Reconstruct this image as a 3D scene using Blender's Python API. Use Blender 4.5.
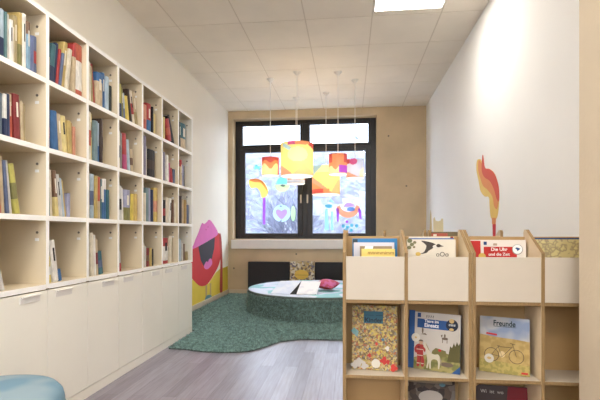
import bpy, bmesh, math, random
from mathutils import Vector, Matrix
for o in list(bpy.data.objects): bpy.data.objects.remove(o)
sc = bpy.context.scene
COL = sc.collection
R = math.radians
# ---------------------------------------------------------------- camera
cam_d = bpy.data.cameras.new('camera'); cam = bpy.data.objects.new('camera', cam_d); COL.objects.link(cam)
cam.location = (0, 0, 1.002); cam.rotation_euler = (R(90), 0, .1108)
cam_d.sensor_width = 36; cam_d.lens = 443.3/600*36; cam_d.shift_y = 33.1/600
cam_d.clip_start = .05
sc.camera = cam
# ---------------------------------------------------------------- world, lights, exposure
w = bpy.data.worlds.new('world'); sc.world = w; w.use_nodes = True
bg = w.node_tree.nodes['Background']; bg.inputs[0].default_value = (.84, .93, 1.08, 1); bg.inputs[1].default_value = 5.2
sc.view_settings.view_transform = 'Standard'; sc.view_settings.look = 'None'
sc.view_settings.gamma = 1; sc.view_settings.use_curve_mapping = False
sc.view_settings.exposure = 0.80
PANEL_STRENGTH = {3.538: 14.0, 1.038: 19.0, -.837: 22.0}      # ceiling panels by distance into the room; the nearer ones are added light
LAMP_WATTS = 2.3           # bulbs of the pendant lamps

# ---------------------------------------------------------------- materials
def lin(c):
    return tuple(((v/255)/12.92 if v/255 <= .04045 else ((v/255+.055)/1.055)**2.4) for v in c)
def nd(m, t, **k):
    n = m.node_tree.nodes.new(t)
    for a, b in k.items(): setattr(n, a, b)
    return n
def mat(name, rgb, rough=.6, var=.06, scale=12, bump=0, bscale=60, metal=0, spec=.4, stretch=None):
    m = bpy.data.materials.new(name); m.use_nodes = True
    b = m.node_tree.nodes['Principled BSDF']; L = m.node_tree.links.new
    b.inputs['Roughness'].default_value = rough; b.inputs['Metallic'].default_value = metal
    b.inputs['Specular IOR Level'].default_value = spec
    c = lin(rgb)
    tc = nd(m, 'ShaderNodeTexCoord'); mp = nd(m, 'ShaderNodeMapping'); L(tc.outputs['Object'], mp.inputs[0])
    if stretch: mp.inputs['Scale'].default_value = stretch
    n = nd(m, 'ShaderNodeTexNoise'); n.inputs['Scale'].default_value = scale; n.inputs['Detail'].default_value = 4; L(mp.outputs[0], n.inputs['Vector'])
    r = nd(m, 'ShaderNodeValToRGB'); L(n.outputs['Fac'], r.inputs[0])
    e = r.color_ramp.elements; e[0].position = .3; e[1].position = .7
    e[0].color = tuple(max(0, v*(1-var)) for v in c)+(1,); e[1].color = tuple(min(1, v*(1+var)) for v in c)+(1,)
    L(r.outputs[0], b.inputs['Base Color'])
    if bump:
        n2 = nd(m, 'ShaderNodeTexNoise'); n2.inputs['Scale'].default_value = bscale; L(mp.outputs[0], n2.inputs['Vector'])
        bp = nd(m, 'ShaderNodeBump'); bp.inputs['Strength'].default_value = bump; bp.inputs['Distance'].default_value = .01
        L(n2.outputs['Fac'], bp.inputs['Height']); L(bp.outputs[0], b.inputs['Normal'])
    return m
def emis(name, rgb, s):
    m = bpy.data.materials.new(name); m.use_nodes = True
    b = m.node_tree.nodes['Principled BSDF']; b.inputs['Base Color'].default_value = (.9, .9, .9, 1)
    b.inputs['Emission Color'].default_value = lin(rgb)+(1,); b.inputs['Emission Strength'].default_value = s
    return m
def patch(name, cols, scale, rough=.7, w=.5):
    """many-coloured busy print: voronoi cells pushed through a stepped ramp"""
    m = bpy.data.materials.new(name); m.use_nodes = True; L = m.node_tree.links.new
    b = m.node_tree.nodes['Principled BSDF']; b.inputs['Roughness'].default_value = rough
    tc = nd(m, 'ShaderNodeTexCoord'); n0 = nd(m, 'ShaderNodeTexNoise'); n0.inputs['Scale'].default_value = scale*.7
    L(tc.outputs['Object'], n0.inputs['Vector'])
    mx = nd(m, 'ShaderNodeMixRGB'); mx.inputs[0].default_value = .04*w; L(tc.outputs['Object'], mx.inputs[1]); L(n0.outputs['Color'], mx.inputs[2])
    v = nd(m, 'ShaderNodeTexVoronoi'); v.inputs['Scale'].default_value = scale; L(mx.outputs[0], v.inputs['Vector'])
    sp = nd(m, 'ShaderNodeSeparateColor'); L(v.outputs['Color'], sp.inputs[0])
    r = nd(m, 'ShaderNodeValToRGB'); r.color_ramp.interpolation = 'CONSTANT'; L(sp.outputs[0], r.inputs[0])
    e = r.color_ramp.elements
    while len(e) < len(cols): e.new(.5)
    for i, c in enumerate(cols): e[i].position = i/len(cols); e[i].color = lin(c)+(1,)
    L(r.outputs[0], b.inputs['Base Color'])
    return m
M = {}
M['melamine'] = mat('white melamine', (240, 234, 220), .45, .015, 3)
M['banding'] = mat('white edge banding', (252, 249, 242), .45, .01, 3)
M['inner'] = mat('pale maple board', (224, 208, 178), .5, .03, 5, stretch=(1, 1, .3))
M['back_wall'] = mat('raw pale concrete', (204, 181, 147), .8, .10, 2.2, .15, 14)
M['left_wall'] = mat('cream plaster', (246, 239, 224), .85, .02, 2, .05, 80)
M['right_wall'] = mat('white plaster', (243, 241, 238), .85, .01, 2, .05, 80)
M['column'] = mat('beige plaster', (208, 192, 168), .85, .03, 6, .1, 60)
M['tile'] = mat('mineral ceiling tile', (238, 228, 212), .9, .03, 3, .1, 150)
M['grid'] = mat('ceiling grid', (216, 203, 184), .6, .02)
M['base'] = mat('pale baseboard', (205, 190, 165), .5, .04)
M['frame'] = mat('anthracite frame', (44, 40, 38), .35, .05)
M['sill'] = mat('white sill', (228, 222, 214), .5, .02)
M['metal'] = mat('brushed handle', (190, 175, 155), .35, .05, metal=.5)
M['bolt'] = mat('steel bolt', (120, 112, 100), .4, .05, metal=.6)
M['ply'] = mat('birch plywood face', (220, 198, 164), .5, .05, 5, stretch=(1, 1, .2))
M['ply_shaded'] = mat('birch plywood darkened as shade', (178, 144, 96), .6, .06, 5, stretch=(1, 1, .2))  # birch ply made darker: the shade inside the cells is put into this colour
M['edge'] = mat('plywood edge', (142, 114, 74), .6, .18, 40, stretch=(6, .4, .4))
M['front'] = mat('cream laminate', (196, 184, 166), .45, .015)
M['carpet'] = mat('teal carpet', (92, 104, 98), .95, .35, 60, .6, 120)
M['pile'] = mat('teal shag pile', (140, 170, 163), .9, .45, 30)
M['black_pad'] = mat('charcoal upholstery', (46, 45, 46), .8, .06, 60, .2, 200)
M['paper'] = mat('page paper', (232, 224, 206), .9, .03, 30)
M['white'] = mat('white card', (240, 238, 234), .7, .02)
M['cord'] = mat('white cord', (230, 224, 214), .5, .02)
M['ink'] = mat('dark ink', (34, 34, 44), .6, .02)

# floor planks
def plank_mat():
    m = bpy.data.materials.new('greyed oak planks'); m.use_nodes = True; L = m.node_tree.links.new
    b = m.node_tree.nodes['Principled BSDF']; b.inputs['Roughness'].default_value = .34
    tc = nd(m, 'ShaderNodeTexCoord'); mp = nd(m, 'ShaderNodeMapping'); mp.inputs['Rotation'].default_value = (0, 0, R(90))
    L(tc.outputs['Object'], mp.inputs[0])
    br = nd(m, 'ShaderNodeTexBrick'); br.offset = .37; L(mp.outputs[0], br.inputs['Vector'])
    br.inputs['Scale'].default_value = 1; br.inputs['Brick Width'].default_value = 1.1; br.inputs['Row Height'].default_value = .095
    br.inputs['Mortar Size'].default_value = .0012; br.inputs['Bias'].default_value = 0
    br.inputs['Color1'].default_value = lin((130, 124, 131))+(1,); br.inputs['Color2'].default_value = lin((153, 147, 156))+(1,)
    br.inputs['Mortar'].default_value = lin((112, 104, 108))+(1,)
    mp2 = nd(m, 'ShaderNodeMapping'); mp2.inputs['Scale'].default_value = (26, 1.6, 1); L(tc.outputs['Object'], mp2.inputs[0])
    n = nd(m, 'ShaderNodeTexNoise'); n.inputs['Scale'].default_value = 2.5; n.inputs['Detail'].default_value = 6; L(mp2.outputs[0], n.inputs['Vector'])
    r = nd(m, 'ShaderNodeValToRGB'); L(n.outputs['Fac'], r.inputs[0]); r.color_ramp.elements[0].position = .3; r.color_ramp.elements[1].position = .75
    r.color_ramp.elements[0].color = (.80, .76, .74, 1); r.color_ramp.elements[1].color = (1.12, 1.13, 1.2, 1)
    mx = nd(m, 'ShaderNodeMixRGB', blend_type='MULTIPLY'); mx.inputs[0].default_value = 1
    L(br.outputs[0], mx.inputs[1]); L(r.outputs[0], mx.inputs[2]); L(mx.outputs[0], b.inputs['Base Color'])
    return m
M['planks'] = plank_mat()
def blob_mat(name, a, bcol, scale, lo, hi, rough=.6, c3=None):
    m = bpy.data.materials.new(name); m.use_nodes = True; L = m.node_tree.links.new
    b = m.node_tree.nodes['Principled BSDF']; b.inputs['Roughness'].default_value = rough
    tc = nd(m, 'ShaderNodeTexCoord'); n = nd(m, 'ShaderNodeTexNoise'); n.inputs['Scale'].default_value = scale; n.inputs['Detail'].default_value = 1
    L(tc.outputs['Object'], n.inputs['Vector'])
    r = nd(m, 'ShaderNodeValToRGB'); L(n.outputs['Fac'], r.inputs[0]); e = r.color_ramp.elements
    e[0].position = lo; e[1].position = hi; e[0].color = lin(a)+(1,); e[1].color = lin(bcol)+(1,)
    if c3: k = e.new(min(.95, hi+.12)); k.color = lin(c3)+(1,)
    L(r.outputs[0], b.inputs['Base Color'])
    return m
M['pad_top'] = blob_mat('white fabric with teal blobs', (204, 210, 224), (128, 186, 188), 3.2, .54, .57)
M['pouf'] = blob_mat('blue woven fabric', (104, 136, 154), (132, 152, 162), 5, .42, .52, .85)
def glass_mat():
    m = bpy.data.materials.new('window glass'); m.use_nodes = True; L = m.node_tree.links.new
    for n in list(m.node_tree.nodes):
        if n.type == 'BSDF_PRINCIPLED': m.node_tree.nodes.remove(n)
    o = [n for n in m.node_tree.nodes if n.type == 'OUTPUT_MATERIAL'][0]
    t = nd(m, 'ShaderNodeBsdfTransparent'); t.inputs[0].default_value = (.96, .98, 1, 1)
    g = nd(m, 'ShaderNodeBsdfGlossy'); g.inputs['Roughness'].default_value = .03
    mx = nd(m, 'ShaderNodeMixShader'); mx.inputs[0].default_value = .03
    L(t.outputs[0], mx.inputs[1]); L(g.outputs[0], mx.inputs[2]); L(mx.outputs[0], o.inputs[0])
    return m
M['glass'] = glass_mat()
def film(name, rgb, tr=.6):
    """translucent coloured foil: stickers on glass and printed lampshades"""
    m = bpy.data.materials.new(name); m.use_nodes = True; L = m.node_tree.links.new
    b = m.node_tree.nodes['Principled BSDF']; b.inputs['Base Color'].default_value = lin(rgb)+(1,); b.inputs['Roughness'].default_value = .7
    o = [n for n in m.node_tree.nodes if n.type == 'OUTPUT_MATERIAL'][0]
    t = nd(m, 'ShaderNodeBsdfTranslucent'); t.inputs[0].default_value = lin(rgb)+(1,)
    mx = nd(m, 'ShaderNodeMixShader'); mx.inputs[0].default_value = tr
    L(b.outputs[0], mx.inputs[1]); L(t.outputs[0], mx.inputs[2]); L(mx.outputs[0], o.inputs[0])
    return m
RGB = {'blue-grey': (96, 112, 122), 'pale blue': (168, 190, 206), 'sea green': (90, 130, 130), 'grey white': (205, 200, 190), 'white': (232, 226, 214),
 'cream': (222, 208, 178), 'olive tan': (172, 150, 96), 'mustard': (196, 164, 82), 'olive': (128, 122, 60), 'sky blue': (120, 162, 190), 'brown': (122, 86, 60),
 'periwinkle blue': (100, 116, 164), 'slate blue': (92, 106, 142), 'red': (192, 50, 48), 'navy': (38, 52, 92), 'orange red': (206, 84, 54), 'tan': (200, 174, 132),
 'dark red': (142, 38, 38), 'yellow green': (186, 176, 70), 'teal': (52, 108, 118), 'blue': (48, 104, 164), 'purple grey': (128, 118, 142),
 'pale yellow': (226, 202, 120), 'ochre': (186, 146, 76), 'salmon': (220, 140, 104), 'gold': (214, 176, 82), 'lavender': (160, 160, 190), 'yellow': (226, 194, 62),
 'black green': (36, 50, 48), 'teal grey': (112, 140, 144), 'dark brown': (66, 48, 40), 'grey': (140, 138, 134), 'black': (32, 30, 34), 'magenta': (196, 60, 116)}
BM = {}
def bookmat(c):
    if c not in BM:
        r, g, b = RGB[c]; y = .3*r+.59*g+.11*b
        BM[c] = mat('printed '+c, tuple(v*.76+y*.22 for v in (r, g, b)), .5, .20, 60, stretch=(1, 1, .35))
    return BM[c]

# ---------------------------------------------------------------- mesh helpers
class MB:
    def __init__(s): s.v = []; s.f = []; s.mi = []
    def add(s, vs, fs, mi=0, T=None):
        n = len(s.v)
        s.v += [tuple(T @ Vector(p)) if T else tuple(p) for p in vs]
        s.f += [tuple(n+i for i in f) for f in fs]; s.mi += [mi]*len(fs); return s
    def box(s, a, b, mi=0, T=None):
        x0, y0, z0 = a; x1, y1, z1 = b
        return s.add([(x0,y0,z0),(x1,y0,z0),(x1,y1,z0),(x0,y1,z0),(x0,y0,z1),(x1,y0,z1),(x1,y1,z1),(x0,y1,z1)],
                     [(0,3,2,1),(4,5,6,7),(0,1,5,4),(1,2,6,5),(2,3,7,6),(3,0,4,7)], mi, T)
    def prism(s, pts, fn, t0, t1, mi=0):
        """pts outline in 2D, fn(u, v, t) -> point; extruded from t0 to t1"""
        n = len(pts)
        vs = [fn(u, v, t0) for u, v in pts]+[fn(u, v, t1) for u, v in pts]
        fs = [tuple(range(n)), tuple(range(2*n-1, n-1, -1))]+[(i, i+n, (i+1) % n+n, (i+1) % n) for i in range(n)]
        return s.add(vs, fs, mi)
    def lathe(s, prof, n=40, c=(0, 0, 0), mi=0, cap=True):
        k = len(prof); vs = []; fs = []
        for i in range(n):
            a = 2*math.pi*i/n
            vs += [(c[0]+r*math.cos(a), c[1]+r*math.sin(a), c[2]+z) for r, z in prof]
        for i in range(n):
            j = (i+1) % n
            fs += [(i*k+q, j*k+q, j*k+q+1, i*k+q+1) for q in range(k-1)]
        if cap:
            if prof[0][0] > 1e-6: fs.append(tuple(i*k for i in range(n-1, -1, -1)))
            if prof[-1][0] > 1e-6: fs.append(tuple(i*k+k-1 for i in range(n)))
        return s.add(vs, fs, mi)
    def tube(s, pts, r, n=8, mi=0):
        vs = []; fs = []; P = [Vector(p) for p in pts]
        for i, p in enumerate(P):
            d = (P[min(i+1, len(P)-1)]-P[max(i-1, 0)]).normalized()
            a = d.orthogonal().normalized() if i == 0 else (a-d*a.dot(d)).normalized()
            b = d.cross(a); rr = r[i] if isinstance(r, (list, tuple)) else r
            vs += [tuple(p+(a*math.cos(2*math.pi*k/n)+b*math.sin(2*math.pi*k/n))*rr) for k in range(n)]
        for i in range(len(P)-1):
            fs += [(i*n+k, i*n+(k+1) % n, (i+1)*n+(k+1) % n, (i+1)*n+k) for k in range(n)]
        fs += [tuple(range(n-1, -1, -1)), tuple((len(P)-1)*n+k for k in range(n))]
        return s.add(vs, fs, mi)
    def build(s, name, mats, parent=None, bevel=0, smooth=False, fix=True):
        me = bpy.data.meshes.new(name); me.from_pydata(s.v, [], s.f); me.update()
        for m in (mats if isinstance(mats, (list, tuple)) else [mats]): me.materials.append(m)
        me.polygons.foreach_set('material_index', s.mi)
        if fix:
            bm = bmesh.new(); bm.from_mesh(me); bmesh.ops.recalc_face_normals(bm, faces=bm.faces); bm.to_mesh(me); bm.free()
        o = bpy.data.objects.new(name, me); COL.objects.link(o)
        if smooth: me.polygons.foreach_set('use_smooth', [True]*len(me.polygons))
        if bevel:
            b = o.modifiers.new('bevel', 'BEVEL'); b.width = bevel; b.segments = 2; b.limit_method = 'ANGLE'; b.angle_limit = R(40)
        if parent: o.parent = parent
        return o
def tag(o, label=None, cat=None, group=None, kind=None):
    if label: o['label'] = label
    if cat: o['category'] = cat
    if group: o['group'] = group
    if kind: o['kind'] = kind
    return o
def empty(name, loc=(0, 0, 0), rz=0):
    o = bpy.data.objects.new(name, None); COL.objects.link(o); o.location = loc; o.rotation_euler = (0, 0, rz); o.empty_display_size = .1
    return o
def struct(o): o['kind'] = 'structure'; return o
def smooth_outline(pts, n=5):
    out = []; k = len(pts)
    for i in range(k):
        p0, p1, p2, p3 = pts[i-1], pts[i], pts[(i+1) % k], pts[(i+2) % k]
        for j in range(n):
            t = j/n
            out.append(tuple(.5*(2*p1[q]+(-p0[q]+p2[q])*t+(2*p0[q]-5*p1[q]+4*p2[q]-p3[q])*t*t+(-p0[q]+3*p1[q]-3*p2[q]+p3[q])*t**3) for q in (0, 1)))
    return out
def ell(cx, cy, rx, ry, n=24, a0=0, a1=360):
    return [(cx+rx*math.cos(R(a0+(a1-a0)*i/n)), cy+ry*math.sin(R(a0+(a1-a0)*i/n))) for i in range(n if a1-a0 == 360 else n+1)]
def text_mesh(name, s, size, m, parent, loc, rot, depth=.0004, align='CENTER', sx=1, bold=0):
    cu = bpy.data.curves.new(name, 'FONT'); cu.body = s; cu.size = size; cu.extrude = depth; cu.align_x = align; cu.align_y = 'CENTER'; cu.offset = bold
    t = bpy.data.objects.new(name, cu); COL.objects.link(t)
    dg = bpy.context.evaluated_depsgraph_get(); me = bpy.data.meshes.new_from_object(t.evaluated_get(dg))
    bpy.data.objects.remove(t)
    o = bpy.data.objects.new(name, me); COL.objects.link(o); me.materials.clear(); me.materials.append(m)
    o.parent = parent; o.location = loc; o.rotation_euler = rot; o.scale = (sx, 1, 1)
    return o

# ================================================================ THE SETTING
XL, XR, YB, YF, HC = -1.997, 1.207, 7.177, -3.0, 3.016
X2 = 1.6                                   # the room is a little wider behind the column
struct(MB().box((XL-.2, YF, -.12), (X2+.2, YB+.3, 0)).build('floor', M['planks']))
# ceiling: grid sheet with the tiles set into it
TX0, TY0, TS = -1.664, 4.163, .625
PANELS = [(3, 3.538), (1, 1.038), (1, -.837), (3, -.837)]  # only the farthest is in view; the nearer panels are added to light the room
cb = MB().box((XL-.2, YF, HC+.003), (X2+.2, YB+.4, HC+.12), 1)
for i in range(-1, 6):
    for j in range(-12, 6):
        x0, y0 = TX0+i*TS, TY0+j*TS
        a, b_, c_, d = max(x0+.006, XL), min(x0+TS-.006, X2), max(y0+.006, YF), min(y0+TS-.006, YB)
        if b_-a < .03 or d-c_ < .03: continue
        if any(i == pi and abs(y0-py) < .01 for pi, py in PANELS): c_ = y0+.55
        cb.box((a, c_, HC), (b_, d, HC+.02), 0)
struct(cb.build('ceiling', [M['tile'], M['grid']]))
for pi, py in PANELS:
    x0 = TX0+pi*TS
    e_ = empty('ceiling_light', (x0+TS/2, py+.275, HC))
    h = TS/2-.006; g_ = .27
    MB().box((-h, -g_, -.004), (h, -g_+.014, .02)).box((-h, g_-.014, -.004), (h, g_, .02)).box((-h, -g_+.014, -.004), (-h+.014, g_-.014, .02)).box((h-.014, -g_+.014, -.004), (h, g_-.014, .02)).build('light_frame', M['sill'], e_)
    MB().box((-h+.014, -g_+.014, .001), (h-.014, g_-.014, .02)).build('diffuser', emis('lit diffuser', (255, 250, 242), PANEL_STRENGTH[py]), e_)
    if py > 3: tag(e_, 'square lit panel set in the tiled ceiling above the book browsers', 'ceiling light')
    else: tag(e_, 'unseen lit ceiling panel added to light the near half of the room', 'ceiling light', 'added ceiling panels lighting the near half of the room')
struct(MB().box((XL-.2, YF, 0), (XL, YB+.3, HC+.02)).build('wall_left', M['left_wall']))
struct(MB().box((XR, 1.9, 0), (XR+.2, YB+.3, HC+.02)).box((XR+.2, 1.7, 0), (X2+.2, 1.9, HC+.02)).box((X2, YF, 0), (X2+.2, 1.7, HC+.02)).build('wall_right', M['right_wall']))
struct(MB().box((.918, 1.45, 0), (X2, 1.9, HC+.02)).build('wall_column', M['column'], bevel=.006))
# rear wall behind the camera; unseen opening added and sized to let daylight in
struct(MB().box((XL-.2, YF-.2, 0), (X2+.2, YF, 1.7)).box((XL-.2, YF-.2, 2.7), (X2+.2, YF, HC+.1)).box((XL-.2, YF-.2, 1.7), (-1.7, YF, 2.7)).box((1.3, YF-.2, 1.7), (X2+.2, YF, 2.7)).build('wall_rear', M['right_wall']))
WX0, WX1, WZ0, WZ1 = -1.921, .435, .905, 2.895
wb = struct(MB().box((XL, YB, 0), (XR, YB+.3, WZ0)).box((XL, YB, WZ1), (XR, YB+.3, HC+.02)).box((XL, YB, WZ0), (WX0, YB+.3, WZ1)).box((WX1, YB, WZ0), (XR, YB+.3, WZ1)).build('wall_back', M['back_wall']))
for x, z in ((-1.9, .42), (-.86, .66), (.9, .5), (.9, 1.75), (.62, 2.55)):
    MB().prism(ell(x, z, .014, .014, 14), lambda u, v, t: (u, t, v), YB-.002, YB+.001).build('tie_hole', M['bolt'], wb)
# window: frame, mullion, sashes, panes, handles
win = struct(empty('window_1', ((WX0+WX1)/2, YB+.18, WZ0)))
ox, oy, oz = win.location
def wbox(m_, x0, z0, x1, z1, y0=.0, y1=.07): return m_.box((x0-ox, y0, z0-oz), (x1-ox, y1, z1-oz))
f = MB()
wbox(f, WX0, WZ0, WX0+.09, WZ1, .01); wbox(f, WX1-.09, WZ0, WX1, WZ1, .01); wbox(f, WX0+.09, WZ0, WX1-.09, WZ0+.06, .01); wbox(f, WX0+.09, WZ1-.06, WX1-.09, WZ1, .01)
wbox(f, -.775, WZ0+.06, -.695, WZ1-.06, .01); wbox(f, WX0+.09, 2.40, -.775, 2.46, .01); wbox(f, -.695, 2.40, WX1-.09, 2.46, .01)
f.build('window_frame', M['frame'], win, bevel=.004)
for (x0, x1, z0, z1, bw, bh) in ((WX0+.085, -.775, WZ0+.055, 2.40, .085, .05), (-.695, WX1-.085, WZ0+.055, 2.40, .088, .05), (WX0+.085, -.775, 2.46, WZ1-.055, .045, .04), (-.695, WX1-.085, 2.46, WZ1-.055, .045, .04)):
    s = MB(); wbox(s, x0, z0, x0+bw, z1, -.012, .05); wbox(s, x1-bw, z0, x1, z1, -.012, .05); wbox(s, x0+bw, z0, x1-bw, z0+bh*.8, -.012, .05); wbox(s, x0+bw, z1-bh*.8, x1-bw, z1, -.012, .05)
    so = s.build('sash', M['frame'], win, bevel=.004)
    g = MB(); wbox(g, x0+bw, z0+bh*.8, x1-bw, z1-bh*.8, .018, .026); g.build('pane', M['glass'], so)
for x in (-.80, -.69):
    hb = MB(); wbox(hb, x-.013, 1.50, x+.013, 1.64, -.05, -.034); wbox(hb, x-.011, 1.60, x+.011, 1.63, -.034, -.012)
    hb.build('window_handle', M['metal'], win, bevel=.004)
struct(MB().box((WX0-.01, YB-.06, .745), (WX1+.02, YB+.19, .892)).build('window_sill', M['sill'], bevel=.006))
struct(MB().box((XL, 4.36, 0), (XL+.014, YB, .07)).build('baseboard_left', M['base'], bevel=.003))
struct(MB().box((XL+.014, YB-.014, 0), (XR, YB, .07)).build('baseboard_back', M['base'], bevel=.003))

# ---------------------------------------------------------------- outdoors
M['snow'] = mat('winter ground', (150, 154, 160), .9, .05, .6)
M['hedge'] = mat('frosted twigs', (104, 106, 124), .95, .4, 3)
M['hill'] = patch('frosted hillside', [(84, 88, 96), (96, 100, 104), (76, 78, 90), (104, 104, 108), (88, 96, 98), (82, 80, 94)], 9, .95, 3)
struct(MB().box((-30, YB+.35, -.5), (30, 60, -.4)).build('ground', M['snow']))
hb = MB(); nx = 40
vs = []; fs = []
for i in range(nx+1):
    x = -16+32*i/nx
    for k, (y, z) in enumerate(((13, -.42), (14, .9), (15, 2.0), (16.5, 3.6), (18.5, 4.5), (22, 4.2), (24, -.42))):
        vs.append((x, y+.3*math.sin(i*1.1+k), z+(.08*math.sin(i*.9+k*2) if 0 < k < 6 else 0)))
for i in range(nx):
    for k in range(6): fs.append((i*7+k, (i+1)*7+k, (i+1)*7+k+1, i*7+k+1))
hb.add(vs, fs); struct(hb.build('hillside', M['hill'], smooth=True))
rnd = random.Random(4)
def bush(x, y, h, label, seed):
    r_ = random.Random(seed); b = MB()
    def grow(p, d, L, rad, lev):
        q = p+d*L; b.tube([p, q], [rad, rad*.7], 4)
        if lev == 0: return
        for _ in range(4 if lev > 1 else 3):
            nd_ = (d+Vector((r_.uniform(-.8, .8), r_.uniform(-.8, .8), r_.uniform(-.25, .6)))).normalized()
            grow(p+d*L*r_.uniform(.4, 1), nd_, L*r_.uniform(.5, .75), rad*.62, lev-1)
    for _ in range(4): grow(Vector((0, 0, 0)), Vector((r_.uniform(-.5, .5), r_.uniform(-.4, .4), 1)).normalized(), h*.45, .030, 4)
    o = b.build('bare_shrub', M['hedge'], fix=False); o.location = (x, y, -.41)
    tag(o, label, 'shrub', 'frosted shrubs outside the window')
for k, (x, y, h) in enumerate(((-3.6, 11.4, 3.0), (-1.0, 10.2, 3.0), (1.6, 11.6, 3.0))):
    bush(x, y, h, 'pale frosted bare shrub seen blurred through the lower window panes', k+3)

# ================================================================ BOOKCASE
P, T, ZE, XF, XBK = .3602, .026, 4.3365, -1.58, -1.985
bc = empty('wall_bookcase', (XF, ZE, 0)); tag(bc, 'long white wall bookcase with open cubbies over cupboard doors, along the left wall', 'bookcase')
def L3(x, y, z): return (x-XF, y-ZE, z)
NC = 8
for k in range(NC+1):
    y = ZE-k*P
    u = MB().box(L3(XBK, y-T/2, 2*P-.01), L3(XF, y+T/2, 6*P+T/2)).box(L3(XBK, y-T/2, .06), L3(XF-.02, y+T/2, 2*P-.01))
    u.mi[3] = 1; u = u.build('upright', [M['inner'] if k else M['melamine'], M['banding']], bc, bevel=.0015)
    if k < NC:
        for r in range(4):
            z = (6-r)*P-T/2-.062
            # bolt on the side of this upright that faces the camera
            MB().prism(ell(XF-.05-XF, z, .007, .007, 12), lambda a, b, t, y=y: (a, y-T/2-ZE+t, b), -.002, .001).build('connector_bolt', M['bolt'], u)
            MB().box(L3(XF-.062, y-T/2-.0008, z-.045), L3(XF-.040, y-T/2+.0005, z-.03)).build('sticker', M['white'], u)
for r in range(5):
    z = (6-r)*P
    for k in range(NC):
        q = MB().box(L3(XBK, ZE-(k+1)*P+T/2, z-T/2), L3(XF-.0008, ZE-k*P-T/2, z+T/2)); q.mi[3] = 1; q.build('shelf_board', [M['inner'], M['banding']], bc)
MB().box(L3(XBK, ZE-NC*P, .06), L3(XBK+.008, ZE, 6*P)).build('back_panel', M['inner'], bc)
MB().box(L3(XBK, ZE-NC*P-T/2, 0), L3(XF-.004, ZE+T/2, .062)).build('plinth', M['melamine'], bc, bevel=.002)
for k in range(NC):
    y0, y1 = ZE-(k+1)*P+.002, ZE-k*P-.002
    d = MB().box(L3(XF-.02, y0, .066), L3(XF, y1, 2*P-T/2-.006)).build('cupboard_door', M['melamine'], bc, bevel=.0015)
    col = 6-k                                  # column counted from the near end, -1 is out of the photo
    right = col in (0, 2, 4, -1)
    ya = (y1-.20) if right else (y0+.06)
    MB().box(L3(XF-.0005, ya, 2*P-T/2-.052), L3(XF+.004, ya+.14, 2*P-T/2-.016)).box(L3(XF+.004, ya+.004, 2*P-T/2-.024), L3(XF+.012, ya+.136, 2*P-T/2-.016)).build('door_handle', M['sill'], d, bevel=.001)

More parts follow.
